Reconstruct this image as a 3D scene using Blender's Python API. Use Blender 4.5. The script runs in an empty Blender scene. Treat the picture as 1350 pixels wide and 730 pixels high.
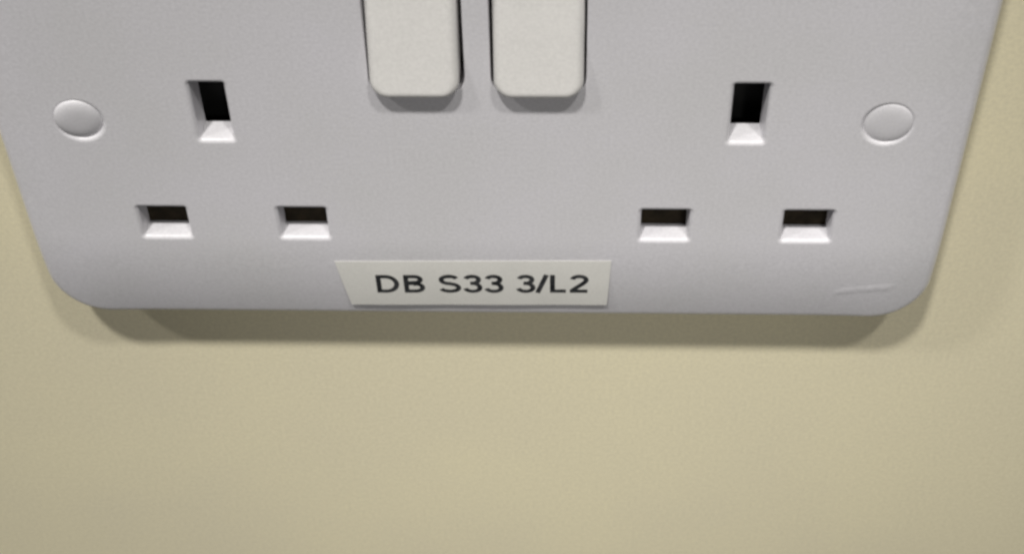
import bpy, bmesh, math
from mathutils import Matrix, Vector
from mathutils.geometry import delaunay_2d_cdt

MM = 0.001
scn = bpy.context.scene
col = scn.collection

# ------------------------------------------------------------------ camera
cam_d = bpy.data.cameras.new("camera")
cam = bpy.data.objects.new("camera", cam_d)
col.objects.link(cam)
right = Vector((0.999346, 0.030721, -0.019049))
down = Vector((0.007787, -0.697562, -0.716482))
fwd = Vector((-0.035299, 0.715866, -0.697345))
m = Matrix((right, -down, -fwd)).transposed().to_4x4()
m.translation = Vector((12.624, -170.176, 133.797)) * MM
cam.matrix_world = m
cam_d.sensor_width = 36.0
cam_d.lens = 1911.86 / 1350 * 36.0
cam_d.clip_start = 0.005
cam_d.clip_end = 20.0
cam_d.dof.use_dof = True
cam_d.dof.focus_distance = 0.232
cam_d.dof.aperture_fstop = 34.0
scn.camera = cam

# ------------------------------------------------------------------ light
w = bpy.data.worlds.new("World")
scn.world = w
w.use_nodes = True
bg = w.node_tree.nodes["Background"]
bg.inputs[0].default_value = (0.98, 0.98, 1.0, 1)
bg.inputs[1].default_value = 0.040          # light bounced round the room


def downlight(name, loc, power, radius, aim=None, colr=(1.0, 0.972, 0.935)):
    d = bpy.data.lights.new(name, 'AREA')
    d.shape = 'DISK'
    d.size = radius * 2
    d.energy = power
    d.color = colr
    o = bpy.data.objects.new(name, d)
    o.location = loc
    col.objects.link(o)
    return o


# a row of three ceiling downlights, 1.8 m above the socket and 0.84 m off the wall
downlight("ceiling_downlight", (0.50, -0.84, 1.80), 16.5, 0.070)
downlight("ceiling_downlight", (-0.31, -0.84, 1.80), 31.0, 0.070)
downlight("ceiling_downlight", (-1.55, -0.84, 1.80), 18.0, 0.11)
# added spot, no known fixture: its soft-edged pool leaves the left side dimmer
sp = bpy.data.lights.new("added_pool_spot", 'SPOT')
sp.energy = 21.0
sp.color = (1.0, 0.97, 0.92)
sp.shadow_soft_size = 0.06
sp.spot_size = math.radians(9.0)
sp.spot_blend = 0.85
spo = bpy.data.objects.new("added_pool_spot", sp)
spo.location = (0.42, -1.25, 0.62)
spo.rotation_euler = (Vector((0.022, 0.0, -0.055)) - spo.location).to_track_quat('-Z', 'Y').to_euler()
col.objects.link(spo)

vs = scn.view_settings
vs.view_transform = 'Standard'
vs.look = 'None'
vs.exposure = 0.05
vs.gamma = 1.0
vs.use_curve_mapping = False
scn.render.engine = 'CYCLES'
scn.cycles.max_bounces = 10
scn.cycles.diffuse_bounces = 6
scn.cycles.pixel_filter_type = 'BLACKMAN_HARRIS'
scn.cycles.filter_width = 2.8


# ------------------------------------------------------------------ materials
def material(name, base, rough=0.45, spec=0.5, var=0.0, vscale=60.0, bump=0.0,
             bscale=4000.0, base2=None, detail=4.0, grain=0.0, gscale=2600.0,
             marks=0.0):
    mt = bpy.data.materials.new(name)
    mt.use_nodes = True
    nt = mt.node_tree
    b = nt.nodes["Principled BSDF"]
    b.inputs["Roughness"].default_value = rough
    b.inputs["Specular IOR Level"].default_value = spec
    b.inputs["Base Color"].default_value = (*base, 1)
    tc = nt.nodes.new("ShaderNodeTexCoord")
    if var > 0 or base2:
        n = nt.nodes.new("ShaderNodeTexNoise")
        n.inputs["Scale"].default_value = vscale
        n.inputs["Detail"].default_value = detail
        nt.links.new(tc.outputs["Object"], n.inputs["Vector"])
        mx = nt.nodes.new("ShaderNodeMix")
        mx.data_type = 'RGBA'
        b2 = base2 or tuple(c * (1 - var) for c in base)
        mx.inputs[6].default_value = (*base, 1)
        mx.inputs[7].default_value = (*b2, 1)
        mr = nt.nodes.new("ShaderNodeMapRange")
        mr.inputs[1].default_value = 0.35
        mr.inputs[2].default_value = 0.65
        nt.links.new(n.outputs["Fac"], mr.inputs[0])
        nt.links.new(mr.outputs[0], mx.inputs[0])
        nt.links.new(mx.outputs[2], b.inputs["Base Color"])
    if grain > 0 or marks > 0:
        src = b.inputs["Base Color"].links[0].from_socket
        if grain > 0:                       # fine speckle of the moulded / painted surface
            g1 = nt.nodes.new("ShaderNodeTexNoise")
            g1.inputs["Scale"].default_value = gscale
            g1.inputs["Detail"].default_value = 2.0
            nt.links.new(tc.outputs["Object"], g1.inputs["Vector"])
            r1 = nt.nodes.new("ShaderNodeMapRange")
            r1.inputs[1].default_value, r1.inputs[2].default_value = 0.3, 0.7
            r1.inputs[3].default_value, r1.inputs[4].default_value = 1 - grain, 1 + grain
            nt.links.new(g1.outputs["Fac"], r1.inputs[0])
            v1 = nt.nodes.new("ShaderNodeVectorMath")
            v1.operation = 'SCALE'
            nt.links.new(src, v1.inputs[0])
            nt.links.new(r1.outputs[0], v1.inputs["Scale"])
            src = v1.outputs[0]
        if marks > 0:                       # sparse greyish smudges and specks left by use
            g2 = nt.nodes.new("ShaderNodeTexNoise")
            g2.inputs["Scale"].default_value = 330.0
            g2.inputs["Detail"].default_value = 5.0
            g2.inputs["Roughness"].default_value = 0.65
            g2.inputs["Distortion"].default_value = 0.6
            mp = nt.nodes.new("ShaderNodeMapping")
            mp.inputs["Scale"].default_value = (0.6, 1.0, 1.3)
            nt.links.new(tc.outputs["Object"], mp.inputs["Vector"])
            nt.links.new(mp.outputs[0], g2.inputs["Vector"])
            r2 = nt.nodes.new("ShaderNodeMapRange")
            r2.inputs[1].default_value, r2.inputs[2].default_value = 0.66, 0.80
            r2.inputs[3].default_value, r2.inputs[4].default_value = 1.0, 1 - marks
            nt.links.new(g2.outputs["Fac"], r2.inputs[0])
            v2 = nt.nodes.new("ShaderNodeVectorMath")
            v2.operation = 'SCALE'
            nt.links.new(src, v2.inputs[0])
            nt.links.new(r2.outputs[0], v2.inputs["Scale"])
            src = v2.outputs[0]
        nt.links.new(src, b.inputs["Base Color"])
    if bump > 0:
        n2 = nt.nodes.new("ShaderNodeTexNoise")
        n2.inputs["Scale"].default_value = bscale
        n2.inputs["Detail"].default_value = 3.0
        nt.links.new(tc.outputs["Object"], n2.inputs["Vector"])
        bp = nt.nodes.new("ShaderNodeBump")
        bp.inputs["Strength"].default_value = 1.0
        bp.inputs["Distance"].default_value = bump
        nt.links.new(n2.outputs["Fac"], bp.inputs["Height"])
        nt.links.new(bp.outputs["Normal"], b.inputs["Normal"])
    return mt


M_plate = material("white_moulded_plastic", (0.695, 0.685, 0.716), 0.32, 0.5, var=0.045, vscale=48,
                   base2=(0.668, 0.662, 0.678), bump=0.000016, bscale=1900, grain=0.058, gscale=2000, marks=0.10)
M_rocker = material("white_rocker_plastic", (0.705, 0.695, 0.672), 0.36, 0.5, var=0.03, vscale=90,
                    bump=0.000008, bscale=1900, grain=0.05, gscale=2000, marks=0.08)
M_cap = material("white_cap_plastic", (0.690, 0.682, 0.705), 0.34, 0.5, var=0.03, vscale=120, grain=0.04)
M_wall = material("cream_wall_paint", (0.810, 0.748, 0.528), 0.62, 0.3, vscale=26, base2=(0.775, 0.716, 0.518),
                  bump=0.000022, bscale=700, grain=0.06, gscale=1500, marks=0.06)
M_label = material("white_label_tape", (0.800, 0.793, 0.748), 0.38, 0.5, var=0.04, vscale=160, grain=0.035)
M_ink = material("black_print", (0.012, 0.013, 0.015), 0.35, 0.5, base2=(0.05, 0.052, 0.055), vscale=650, detail=2)
M_shutter = material("dark_brown_shutter_plastic", (0.030, 0.023, 0.014), 0.8, 0.1, var=0.5, vscale=600)
M_dark = material("black_inner_plastic", (0.010, 0.010, 0.010), 0.6, 0.2)


# ------------------------------------------------------------------ mesh helpers
def link(name, me, mat, parent=None, smooth=True):
    o = bpy.data.objects.new(name, me)
    col.objects.link(o)
    if mat:
        me.materials.append(mat)
    if smooth:
        me.polygons.foreach_set("use_smooth", [True] * len(me.polygons))
    if parent:
        o.parent = parent
    return o


def mesh(name, verts, faces):
    me = bpy.data.meshes.new(name)
    me.from_pydata([(x * MM, y * MM, z * MM) for x, y, z in verts], [], faces)
    me.update()
    return me


def rrect(hx, hz, r, n=8, cx=0.0, cz=0.0, seg=1.0):
    """Rounded rectangle, counter-clockwise in (X, Z); straight runs cut about every seg mm."""
    pts = []
    cs = [(hx - r, hz - r, 0), (-hx + r, hz - r, 90), (-hx + r, -hz + r, 180), (hx - r, -hz + r, 270)]
    for i, (ax, az, a0) in enumerate(cs):
        for k in range(n + 1):
            a = math.radians(a0 + 90.0 * k / n)
            pts.append((ax + r * math.cos(a), az + r * math.sin(a)))
        bx, bz, b0 = cs[(i + 1) % 4]
        q0 = pts[-1]
        a = math.radians(b0)
        q1 = (bx + r * math.cos(a), bz + r * math.sin(a))
        L = math.hypot(q1[0] - q0[0], q1[1] - q0[1])
        c = max(1, int(round(L / seg)))
        for k in range(1, c):
            pts.append((q0[0] + (q1[0] - q0[0]) * k / c, q0[1] + (q1[1] - q0[1]) * k / c))
    return [(x + cx, z + cz) for x, z in pts]


def offset_rrect(hx, hz, r, e, cnt_hx, cnt_hz, n, cx, cz, seg):
    """Same vertex count as rrect(cnt_hx, cnt_hz, ...): scaled outward by e."""
    base = rrect(cnt_hx, cnt_hz, r, n, 0, 0, seg)
    out = []
    N = len(base)
    for i in range(N):
        x0, z0 = base[i - 1]
        x1, z1 = base[(i + 1) % N]
        x, z = base[i]
        t = Vector((x1 - x0, z1 - z0)).normalized()
        out.append((x + t.y * e + cx, z - t.x * e + cz))
    return out


def loft(rings, close_end=False):
    """rings: lists of (x,y,z) with equal counts."""
    verts, faces = [], []
    N = len(rings[0])
    for r in rings:
        verts += r
    for k in range(len(rings) - 1):
        for i in range(N):
            j = (i + 1) % N
            faces.append((k * N + i, k * N + j, (k + 1) * N + j, (k + 1) * N + i))
    if close_end:
        faces.append(tuple((len(rings) - 1) * N + i for i in range(N)))
    return verts, faces


def box(name, x0, x1, y0, y1, z0, z1, mat, parent=None):
    v = [(x, y, z) for x in (x0, x1) for y in (y0, y1) for z in (z0, z1)]
    f = [(0, 1, 3, 2), (4, 6, 7, 5), (0, 4, 5, 1), (2, 3, 7, 6), (0, 2, 6, 4), (1, 5, 7, 3)]
    return link(name, mesh(name, v, f), mat, parent, smooth=False)


# ------------------------------------------------------------------ dimensions (mm; face of the plate at y = 0)
HX, HZ, RC, OX = 73.6, 43.75, 9.6, -0.4         # half width, half height, corner radius
DEPTH = 10.0                          # plate stands this far off the wall
DROP_Z, FALL_Z, DROP_X, FALL_X = 2.65, 20.0, 1.2, 9.0              # the face falls away towards its rim
RIM = 1.5


def inside(x, z):
    """distance in from the outline of the plate"""
    qx, qz = abs(x - OX) - (HX - RC), abs(z) - (HZ - RC)
    d = math.hypot(max(qx, 0), max(qz, 0)) + min(max(qx, qz), 0) - RC
    return -d


def face_y(x, z):
    d = max(inside(x, z), 0.0)
    y = 0.0
    dz, dx = HZ - abs(z), HX - abs(x - OX)
    if dz < FALL_Z:
        k = min(1.0, max(0.0, (dx + 2) / 20.0))
        y += DROP_Z * (0.82 + 0.18 * k * k * (3 - 2 * k)) * (1 - max(dz, 0) / FALL_Z) ** 2
    if dx < FALL_X:
        y += DROP_X * (1 - max(dx, 0) / FALL_X) ** 2
    if d < RIM:
        u = (RIM - d) / RIM
        y += RIM * (1 - math.sqrt(max(0.0, 1 - u * u)))
    return y


# ------------------------------------------------------------------ wall
wall = box("wall", -1300, 1300, DEPTH, DEPTH + 100, -1200, 1400, M_wall)
wall["kind"] = "structure"
wall["label"] = "smooth cream painted wall behind the white socket"

# ------------------------------------------------------------------ the socket
sock = bpy.data.objects.new("double_socket", None)
col.objects.link(sock)
sock.location = (0, DEPTH * MM, 0)
sock.empty_display_size = 0.02
sock["label"] = "white plastic double wall socket with two rocker switches and a printed circuit label"
sock["category"] = "wall socket"
bpy.context.view_layer.update()


def part(o, parent):
    o.parent = parent
    o.matrix_parent_inverse = parent.matrix_world.inverted()
    return o


# --- openings in the face: (kind, cx, cz, hx, hz, corner radius, rim radius)
SX = 39.6
openings = []
for s, dx in ((-1, -0.33), (1, 0.15)):
    cx = s * SX + dx
    openings.append(("earth_slot", cx, 1.72, 2.55, 5.25, 0.3, 0.75))
    for p in (-1, 1):
        openings.append(("pin_slot", cx + p * 11.15, -20.4, 3.78, 3.05, 0.3, 0.75))
caps = [(-60.2, 0.0), (60.2, -0.1)]
CAP_R, CAP_RIM = 3.42, 0.72
rockers = [(-9.10, 0), (8.88, 1)]
RK_HX, RK_Z0, RK_Z1 = 6.5, 5.65, 33.0

outer_rings = []
for d in (0.0, 0.03, 0.1, 0.22, 0.4, 0.6, 0.85, 1.1, 1.35, 1.6, 2.2):
    outer_rings.append(rrect(HX - d, HZ - d, RC - d, 14, OX, 0, 2.0))

pts, edges = [], []


def add_loop(loop):
    b = len(pts)
    pts.extend(loop)
    n = len(loop)
    edges.extend((b + i, b + (i + 1) % n) for i in range(n))


for r in outer_rings:
    add_loop(r)
hole_tests = []
slot_rims = []
for kind, cx, cz, hx, hz, rc, rr in openings:
    loop = offset_rrect(hx, hz, rc, rr, hx, hz, 4, cx, cz, 0.7)
    add_loop(loop)
    add_loop(offset_rrect(hx, hz, rc, rr + 0.06, hx, hz, 4, cx, cz, 0.7))
    hole_tests.append(lambda x, z, a=cx, b=cz, c=hx - rc, d=hz - rc, r=rc + rr - 0.004: math.hypot(max(abs(x - a) - c, 0), max(abs(z - b) - d, 0)) < r)
for cx, cz in caps:
    for e in (0.0, 0.06):
        R = CAP_R + CAP_RIM + e
        add_loop([(cx + R * math.cos(2 * math.pi * i / 64), cz + R * math.sin(2 * math.pi * i / 64)) for i in range(64)])
    hole_tests.append(lambda x, z, a=cx, b=cz: math.hypot(x - a, z - b) < CAP_R + CAP_RIM - 0.01)
RK_RIM = 0.16
OPEN = [(-9.10 + 0.22, 0.52), (8.88 - 0.06, 0.42)]     # centre and side gap of the two openings
OP_Z0, OP_Z1 = RK_Z0 - 0.45, RK_Z1 + 0.5
op_c, op_h = 0.5 * (OP_Z0 + OP_Z1), 0.5 * (OP_Z1 - OP_Z0)
rk_c = 0.5 * (RK_Z0 + RK_Z1)
rk_h = 0.5 * (RK_Z1 - RK_Z0)
for cx, gp in OPEN:
    for e in (0.0, 0.05):
        add_loop(offset_rrect(RK_HX + gp, op_h, 2.9, RK_RIM + e, RK_HX + gp, op_h, 8, cx, op_c, 1.0))
    hole_tests.append(lambda x, z, a=cx, w_=RK_HX + gp: abs(x - a) < w_ + RK_RIM - .02 and abs(z - op_c) < op_h + RK_RIM - .02
                      and (max(abs(x - a) - (w_ - 2.9), 0) ** 2 + max(abs(z - op_c) - (op_h - 2.9), 0) ** 2) ** .5 < 2.9 + RK_RIM - .01)
gx = -72.0
while gx <= 72.0:
    gz = -42.0
    while gz <= 42.0:
        if inside(gx, gz) > 2.6 and not any(t(gx, gz) for t in hole_tests):
            pts.append((gx, gz))
        gz += 1.0
    gx += 1.0
ov, oe, of, _, _, _ = delaunay_2d_cdt([Vector(p) for p in pts], edges, [], 0, 1e-5)
verts = [(v.x, face_y(v.x, v.y), v.y) for v in ov]
faces = []
for f in of:
    c = [sum(ov[i].x for i in f) / 3, sum(ov[i].y for i in f) / 3]
    if inside(*c) <= 1e-6 or any(t(*c) for t in hole_tests):
        continue
    a, b, d = (ov[i] for i in f[:3])
    area = (b.x - a.x) * (d.y - a.y) - (b.y - a.y) * (d.x - a.x)
    if abs(area) < 1e-9:
        continue
    faces.append(tuple(f) if area > 0 else tuple(reversed(f)))
# side wall of the plate, down to the wall
ring0 = outer_rings[0]
b = len(verts)
N = len(ring0)
TAPER = 2.6                          # the sides draw in towards the wall
ring1 = rrect(HX - TAPER, HZ - TAPER, RC - TAPER, 14, OX, 0, 2.0)
levels = (0.0, 0.15, None)
for y in levels:
    if y is None:
        verts += [(x, DEPTH - 0.1, z) for x, z in ring1]
    else:
        verts += [(x, face_y(x, z) + y, z) for x, z in ring0]
for k in range(len(levels) - 1):
    for i in range(N):
        j = (i + 1) % N
        faces.append((b + k * N + i, b + (k + 1) * N + i, b + (k + 1) * N + j, b + k * N + j))
me = mesh("faceplate", verts, faces)
bm = bmesh.new()
bm.from_mesh(me)
bmesh.ops.remove_doubles(bm, verts=bm.verts, dist=1e-7)
loose = [v for v in bm.verts if not v.link_faces]
bmesh.ops.delete(bm, geom=loose, context='VERTS')
bmesh.ops.recalc_face_normals(bm, faces=bm.faces)
bm.to_mesh(me)
bm.free()
plate = part(link("faceplate", me, M_plate), sock)


def lining(cx, cz, hx, hz, rc, rr, depth, n, seg, draft=0.0):
    rings = []
    S = 7
    for k in range(S + 1):
        a = math.pi / 2 * k / S
        e, y = rr * (1 - math.sin(a)), rr * (1 - math.cos(a))
        rings.append([(x, face_y(x, z) + y, z) for x, z in offset_rrect(hx, hz, rc, e, hx, hz, n, cx, cz, seg)])
    for y in (rr + 0.3, depth):
        rings.append([(x, y, z) for x, z in offset_rrect(hx, hz, rc, -draft * y / depth, hx, hz, n, cx, cz, seg)])
    return rings


# --- slots with their dark shutters
E_DEP, P_DEP = 4.4, 3.7
for kind, cx, cz, hx, hz, rc, rr in openings:
    dep = E_DEP if kind == "earth_slot" else P_DEP
    v, f = loft(lining(cx, cz, hx, hz, rc, rr, dep, 4, 0.7, 0.12))
    part(link(kind, mesh(kind, v, f), M_plate), plate)
    if kind == "pin_slot":
        # shutter blade: a little ramp behind the opening
        vv = [(cx - 5, P_DEP + .05, cz + 4.6), (cx + 5, P_DEP + .05, cz + 4.6), (cx + 5, P_DEP + .05, cz - 4.6), (cx - 5, P_DEP + .05, cz - 4.6),
              (cx - 5, P_DEP + 1.6, cz + 4.6), (cx + 5, P_DEP + 1.6, cz + 4.6), (cx + 5, P_DEP + 1.6, cz - 4.6), (cx - 5, P_DEP + 1.6, cz - 4.6)]
        ff = [(0, 3, 2, 1), (4, 5, 6, 7), (0, 1, 5, 4), (1, 2, 6, 5), (2, 3, 7, 6), (3, 0, 4, 7)]
        part(link("shutter", mesh("shutter", vv, ff), M_shutter, smooth=False), sock)

# black moulding behind the face (floor of the deep slots and of the gaps round the switches)
part(box("inner_moulding", -69, 69, 8.3, 9.4, -38, 38, M_dark), sock)

# --- round screw caps, each sunk and tilted a little in its own way in a rimmed well
for i, (cx, cz) in enumerate(caps):
    rings = []
    NS = 64

    def circ(R, y, cx=cx, cz=cz, follow=False):
        out = []
        for k in range(NS):
            a = 2 * math.pi * k / NS
            x, z = cx + R * math.cos(a), cz + R * math.sin(a)
            out.append((x, (face_y(x, z) if follow else 0) + y, z))
        return out
    for k in range(8):
        a = math.pi / 2 * k / 7
        rings.append(circ(CAP_R + CAP_RIM * (1 - math.sin(a)), CAP_RIM * (1 - math.cos(a)), follow=True))
    rings.append(circ(CAP_R, 3.2))
    v, f = loft(rings, True)
    part(link("screw_well", mesh("screw_well", v, f), M_plate), plate)
    # cap: shallow dome with a rolled edge
    R = CAP_R + (0.24 if i == 0 else 0.22)
    hgt, low = (0.80, 0.66) if i == 0 else (0.52, 0.44)
    prof = [(R, 2.4), (R, low + 0.3)]
    for k in range(0, 22):
        r_ = R * math.cos(math.pi / 2 * k / 22) ** 0.8
        prof.append((r_, low - hgt * (1 - (r_ / R) ** 3.2) ** 0.5))
    dome = hgt - low + 0.10
    vv = []
    for R_, y in prof:
        vv += [(R_ * math.cos(2 * math.pi * k / NS), y, R_ * math.sin(2 * math.pi * k / NS)) for k in range(NS)]
    ff = []
    for q in range(len(prof) - 1):
        for k in range(NS):
            j = (k + 1) % NS
            ff.append((q * NS + k, q * NS + j, (q + 1) * NS + j, (q + 1) * NS + k))
    vv.append((0, 0.10 - dome, 0))
    for k in range(NS):
        ff.append(((len(prof) - 1) * NS + k, (len(prof) - 1) * NS + (k + 1) % NS, len(vv) - 1))
    c = link("screw_cap", mesh("screw_cap", vv, ff), M_cap)
    fy = face_y(cx, cz)
    if i == 0:
        c.location = ((cx - 0.05) * MM, (fy - 0.20) * MM, (cz + 0.08) * MM)
        c.rotation_euler = (math.radians(4.5), 0, math.radians(5.5))
    else:
        c.location = ((cx + 0.0) * MM, (fy - 0.02) * MM, (cz + 0.08) * MM)
        c.rotation_euler = (math.radians(1.5), 0, math.radians(-4))
    bpy.context.view_layer.update()
    part(c, sock)

# --- rocker switches: bottoms standing proud (off), V-shaped front
def rocker(cx):
    z0, z1 = RK_Z0, RK_Z1
    zv = 27.5

    def front(z):
        lo = -2.45 + (z - z0) * math.tan(math.radians(10.5))
        hi = -2.45 + (zv - z0) * math.tan(math.radians(10.5)) - (z - zv) * math.tan(math.radians(4))
        return (lo if z < zv - 2 else (hi + (lo - hi) * max(0, (zv + 2 - z) / 4)) if z < zv + 2 else hi)

    rings = []
    outl = rrect(RK_HX, rk_h, 2.7, 10, 0, rk_c, 0.8)
    rr = 1.35
    S = 9
    for y in (7.0, 3.0):
        rings.append([(cx + x, y, z) for x, z in outl])
    for k in range(S + 1):
        a = math.pi / 2 * k / S
        e, dy = rr * (1 - math.cos(a)), rr * (1 - math.sin(a))
        lp = offset_rrect(RK_HX, rk_h, 2.7, -e, RK_HX, rk_h, 10, 0, rk_c, 0.8)
        rings.append([(cx + x, front(z) + dy, z) for x, z in lp])
    verts, faces = loft(rings)
    # front face as a triangulated sheet
    lp = offset_rrect(RK_HX, rk_h, 2.7, -rr, RK_HX, rk_h, 10, 0, rk_c, 0.8)
    inn = offset_rrect(RK_HX, rk_h, 2.7, -rr - 0.08, RK_HX, rk_h, 10, 0, rk_c, 0.8)
    P = list(lp) + list(inn)
    nl = len(lp)
    E = [(i, (i + 1) % nl) for i in range(nl)] + [(nl + i, nl + (i + 1) % nl) for i in range(nl)]
    x = -RK_HX + 1.9
    while x < RK_HX - 1.8:
        z = z0 + 2.0
        while z < z1 - 1.8:
            if abs(x) < RK_HX - 3.4 or z0 + 3.4 < z < z1 - 3.4 or math.hypot(abs(x) - (RK_HX - 2.7), min(abs(z - z0 - 2.7), abs(z - z1 + 2.7))) < 0.9:
                P.append((x, z))
            z += 0.8
        x += 0.8
    v2, _, f2, _, _, _ = delaunay_2d_cdt([Vector(p) for p in P], E, [], 1, 1e-5)
    b = len(verts)
    verts += [(cx + v.x, front(v.y), v.y) for v in v2]
    faces += [tuple(b + i for i in f) for f in f2]
    me = mesh("rocker_switch", verts, faces)
    bm = bmesh.new()
    bm.from_mesh(me)
    bmesh.ops.remove_doubles(bm, verts=bm.verts, dist=1e-6)
    bmesh.ops.recalc_face_normals(bm, faces=bm.faces)
    bm.to_mesh(me)
    bm.free()
    return me


for cx, i in rockers:
    part(link("rocker_switch", rocker(cx), M_rocker), sock)
    ocx, gp = OPEN[i]
    v, f = loft(lining(ocx, op_c, RK_HX + gp, op_h, 2.9, RK_RIM, 6.5, 8, 1.0))
    part(link("switch_opening", mesh("switch_opening", v, f), M_plate), plate)

# --- adhesive label with printed text, bridging the falling lower part of the face
LAB = [(-23.05, -40.05), (19.95, -39.55), (20.38, -28.25), (-24.68, -28.85)]


def label_y(x, z, lift=0.0):
    t = min(1.0, max(0.0, (-29.0 - z) / 10.0))
    wob = 0.02 * math.sin(x * 0.35 + 0.8) * t
    return face_y(x, z) * 0.78 - 0.06 - wob - lift


nx, nz = 46, 12
lv, lf = [], []
for layer in (0.0, -0.05):
    for j in range(nz + 1):
        v_ = j / nz
        for i in range(nx + 1):
            u = i / nx
            bx = LAB[0][0] * (1 - u) + LAB[1][0] * u
            bz = LAB[0][1] * (1 - u) + LAB[1][1] * u
            tx = LAB[3][0] * (1 - u) + LAB[2][0] * u
            tz = LAB[3][1] * (1 - u) + LAB[2][1] * u
            x, z = bx * (1 - v_) + tx * v_, bz * (1 - v_) + tz * v_
            lv.append((x, label_y(x, z, layer), z))
n1 = (nx + 1) * (nz + 1)
for j in range(nz):
    for i in range(nx):
        a = j * (nx + 1) + i
        q = (a, a + 1, a + nx + 2, a + nx + 1)
        lf.append(q)
        lf.append(tuple(n1 + k for k in reversed(q)))
rim = [i for i in range(nx + 1)] + [(j + 1) * (nx + 1) - 1 for j in range(1, nz + 1)] + \
      [nz * (nx + 1) + i for i in range(nx - 1, -1, -1)] + [j * (nx + 1) for j in range(nz - 1, 0, -1)]
for k in range(len(rim)):
    a, b_ = rim[k], rim[(k + 1) % len(rim)]
    lf.append((a, n1 + a, n1 + b_, b_))
lab = part(link("adhesive_label", mesh("adhesive_label", lv, lf), M_label), sock)
me = lab.data
me.set_sharp_from_angle(angle=math.radians(40))
lab["label"] = "white printed label with slanted left end"


# glyphs: strokes in units of the cap height
def arc(cx, cz, rx, rz, a0, a1, n=18):
    return [(cx + rx * math.cos(math.radians(a0 + (a1 - a0) * k / n)), cz + rz * math.sin(math.radians(a0 + (a1 - a0) * k / n))) for k in range(n + 1)]


SW = 0.180
h = SW / 2


def glyph(c):
    if c == 'D':
        return [[(0.115 + h, h), (0.115 + h, 1 - h)],
                [(0.115, 1 - h), (0.46, 1 - h)] + arc(0.46, 0.5, 0.40, 0.5 - h, 90, -90, 24) + [(0.115, h)]], 1.009
    if c == 'B':
        return [[(0.115 + h, 0), (0.115 + h, 1)],
                [(0.115, 1 - h), (0.50, 1 - h)] + arc(0.50, 0.745, 0.235, 0.255 - h, 90, -90) + [(0.115, 0.555)],
                [(0.115, 0.53), (0.53, 0.53)] + arc(0.53, 0.298, 0.265, 0.298 - h, 90, -90) + [(0.115, h)]], 0.932
    if c == 'S':
        return [arc(0.465, 0.735, 0.29, 0.265 - h + 0.012, 22, 180, 18)[:-1] + arc(0.465, 0.735, 0.29, 0.215, 180, 255, 10) +
                [(0.50, 0.515)] + arc(0.475, 0.272, 0.325, 0.225, 72, 0, 10)[0:] + arc(0.475, 0.272, 0.325, 0.272 - h + 0.012, 0, -165, 18)[1:]], 0.932
    if c == '3':
        return [arc(0.375, 0.755, 0.235, 0.245 - h + .012, 168, 0, 18) + arc(0.375, 0.755, 0.235, 0.215, 0, -80, 10)[1:] + [(0.30, 0.540)],
                [(0.30, 0.540)] + arc(0.375, 0.285, 0.27, 0.248, 88, 0, 10) + arc(0.375, 0.285, 0.27, 0.285 - h + .012, 0, -168, 18)[1:]], 0.777
    if c == '2':
        return [arc(0.385, 0.735, 0.25, 0.265 - h + .012, 172, 0, 18) + arc(0.385, 0.735, 0.25, 0.22, 0, -35, 5)[1:] +
                [(0.50, 0.50), (0.33, 0.335), (0.19, 0.20), (0.115, h)], [(0.045, h), (0.69, h)]], 0.777
    if c == '/':
        return [[(0.03, -0.01), (0.36, 1.01)]], 0.388
    if c == 'L':
        return [[(0.10 + h, 0), (0.10 + h, 1)], [(0.10, h), (0.68, h)]], 0.777
    return [], 0.388


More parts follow.
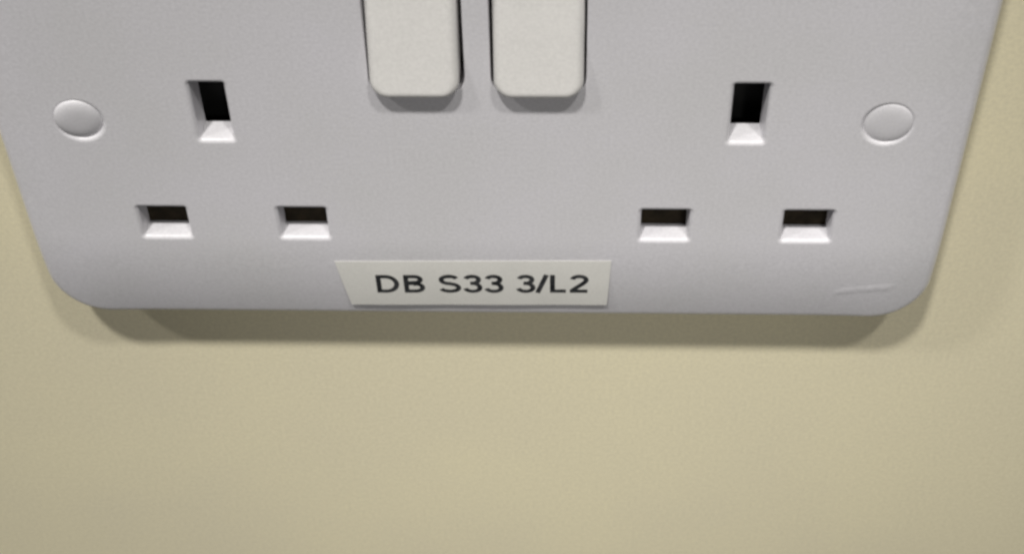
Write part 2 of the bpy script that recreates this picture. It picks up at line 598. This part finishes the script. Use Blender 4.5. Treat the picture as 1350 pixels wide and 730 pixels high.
def stroke_faces(lines, wdt):
    P, F = [], []
    for src in lines:
        ln = [src[0]]
        for q in src[1:]:
            p0 = ln[-1]
            L_ = math.hypot(q[0] - p0[0], q[1] - p0[1])
            if L_ < 1e-4:
                continue
            c_ = max(1, int(L_ / 0.1))
            ln += [(p0[0] + (q[0] - p0[0]) * k / c_, p0[1] + (q[1] - p0[1]) * k / c_) for k in range(1, c_ + 1)]
        n = len(ln)
        L, Rr = [], []
        for i in range(n):
            a = Vector(ln[max(0, i - 1)])
            b = Vector(ln[min(n - 1, i + 1)])
            t = (b - a).normalized()
            nn = Vector((-t.y, t.x)) * wdt / 2
            if 0 < i < n - 1:
                t0 = (Vector(ln[i]) - a).normalized()
                k = max(0.6, t.dot(t0))
                nn /= k
            p = Vector(ln[i])
            L.append(p + nn)
            Rr.append(p - nn)
        base = len(P)
        P += L + Rr
        for i in range(n - 1):
            F.append((base + i, base + n + i, base + n + i + 1, base + i + 1))
    return P, F


CAP = 4.53
pen = -18.85
base_l, base_r = -36.55, -36.15
for ch in "DB S33 3/L2":
    lines, adv = glyph(ch)
    if lines:
        P, F = stroke_faces(lines, SW)
        v2, _, f2, _, _, fo = delaunay_2d_cdt(P, [], F, 0, 1e-4)
        f2 = [f for f, o_ in zip(f2, fo) if o_]
        vv = []
        for v in v2:
            x = pen + v.x * CAP
            z = base_l + (base_r - base_l) * (x + 18.5) / 35.0 + v.y * CAP
            vv.append((x, label_y(x, z, 0.035), z))
        ff = []
        for f in f2:
            a, b_, d = (v2[i] for i in f[:3])
            ar = (b_.x - a.x) * (d.y - a.y) - (b_.y - a.y) * (d.x - a.x)
            ff.append(tuple(f) if ar > 0 else tuple(reversed(f)))
        g = link("printed_character", mesh("printed_character", vv, ff), M_ink)
        part(g, lab)
    pen += adv * CAP

# --- low raised mark in the lower right corner of the face
mk = []
c0, c1 = (56.8, -36.0), (67.4, -34.3)
NSEG, NROW = 30, 14
for r in range(NROW + 1):
    v_ = -1 + 2 * r / NROW
    for k in range(NSEG + 1):
        t = k / NSEG
        x = c0[0] + (c1[0] - c0[0]) * t + v_ * 0.5
        z = c0[1] + (c1[1] - c0[1]) * t + v_ * 1.5 + 0.25 * math.sin(math.pi * t)
        e = min(1.0, math.sin(math.pi * t) * 2.2)
        prof_ = (0.5 + 0.5 * math.cos(math.pi * v_)) * (1 + 0.25 * math.sin(t * 19) * math.sin(t * 7 + 1))
        mk.append((x, face_y(x, z) + 0.010 - 0.065 * prof_ * e, z))
rows = range(NROW + 1)
mf = []
for r in range(len(rows) - 1):
    for k in range(NSEG):
        a = r * (NSEG + 1) + k
        mf.append((a, a + 1, a + NSEG + 2, a + NSEG + 1))
part(link("raised_mark", mesh("raised_mark", mk, mf), M_plate), plate)
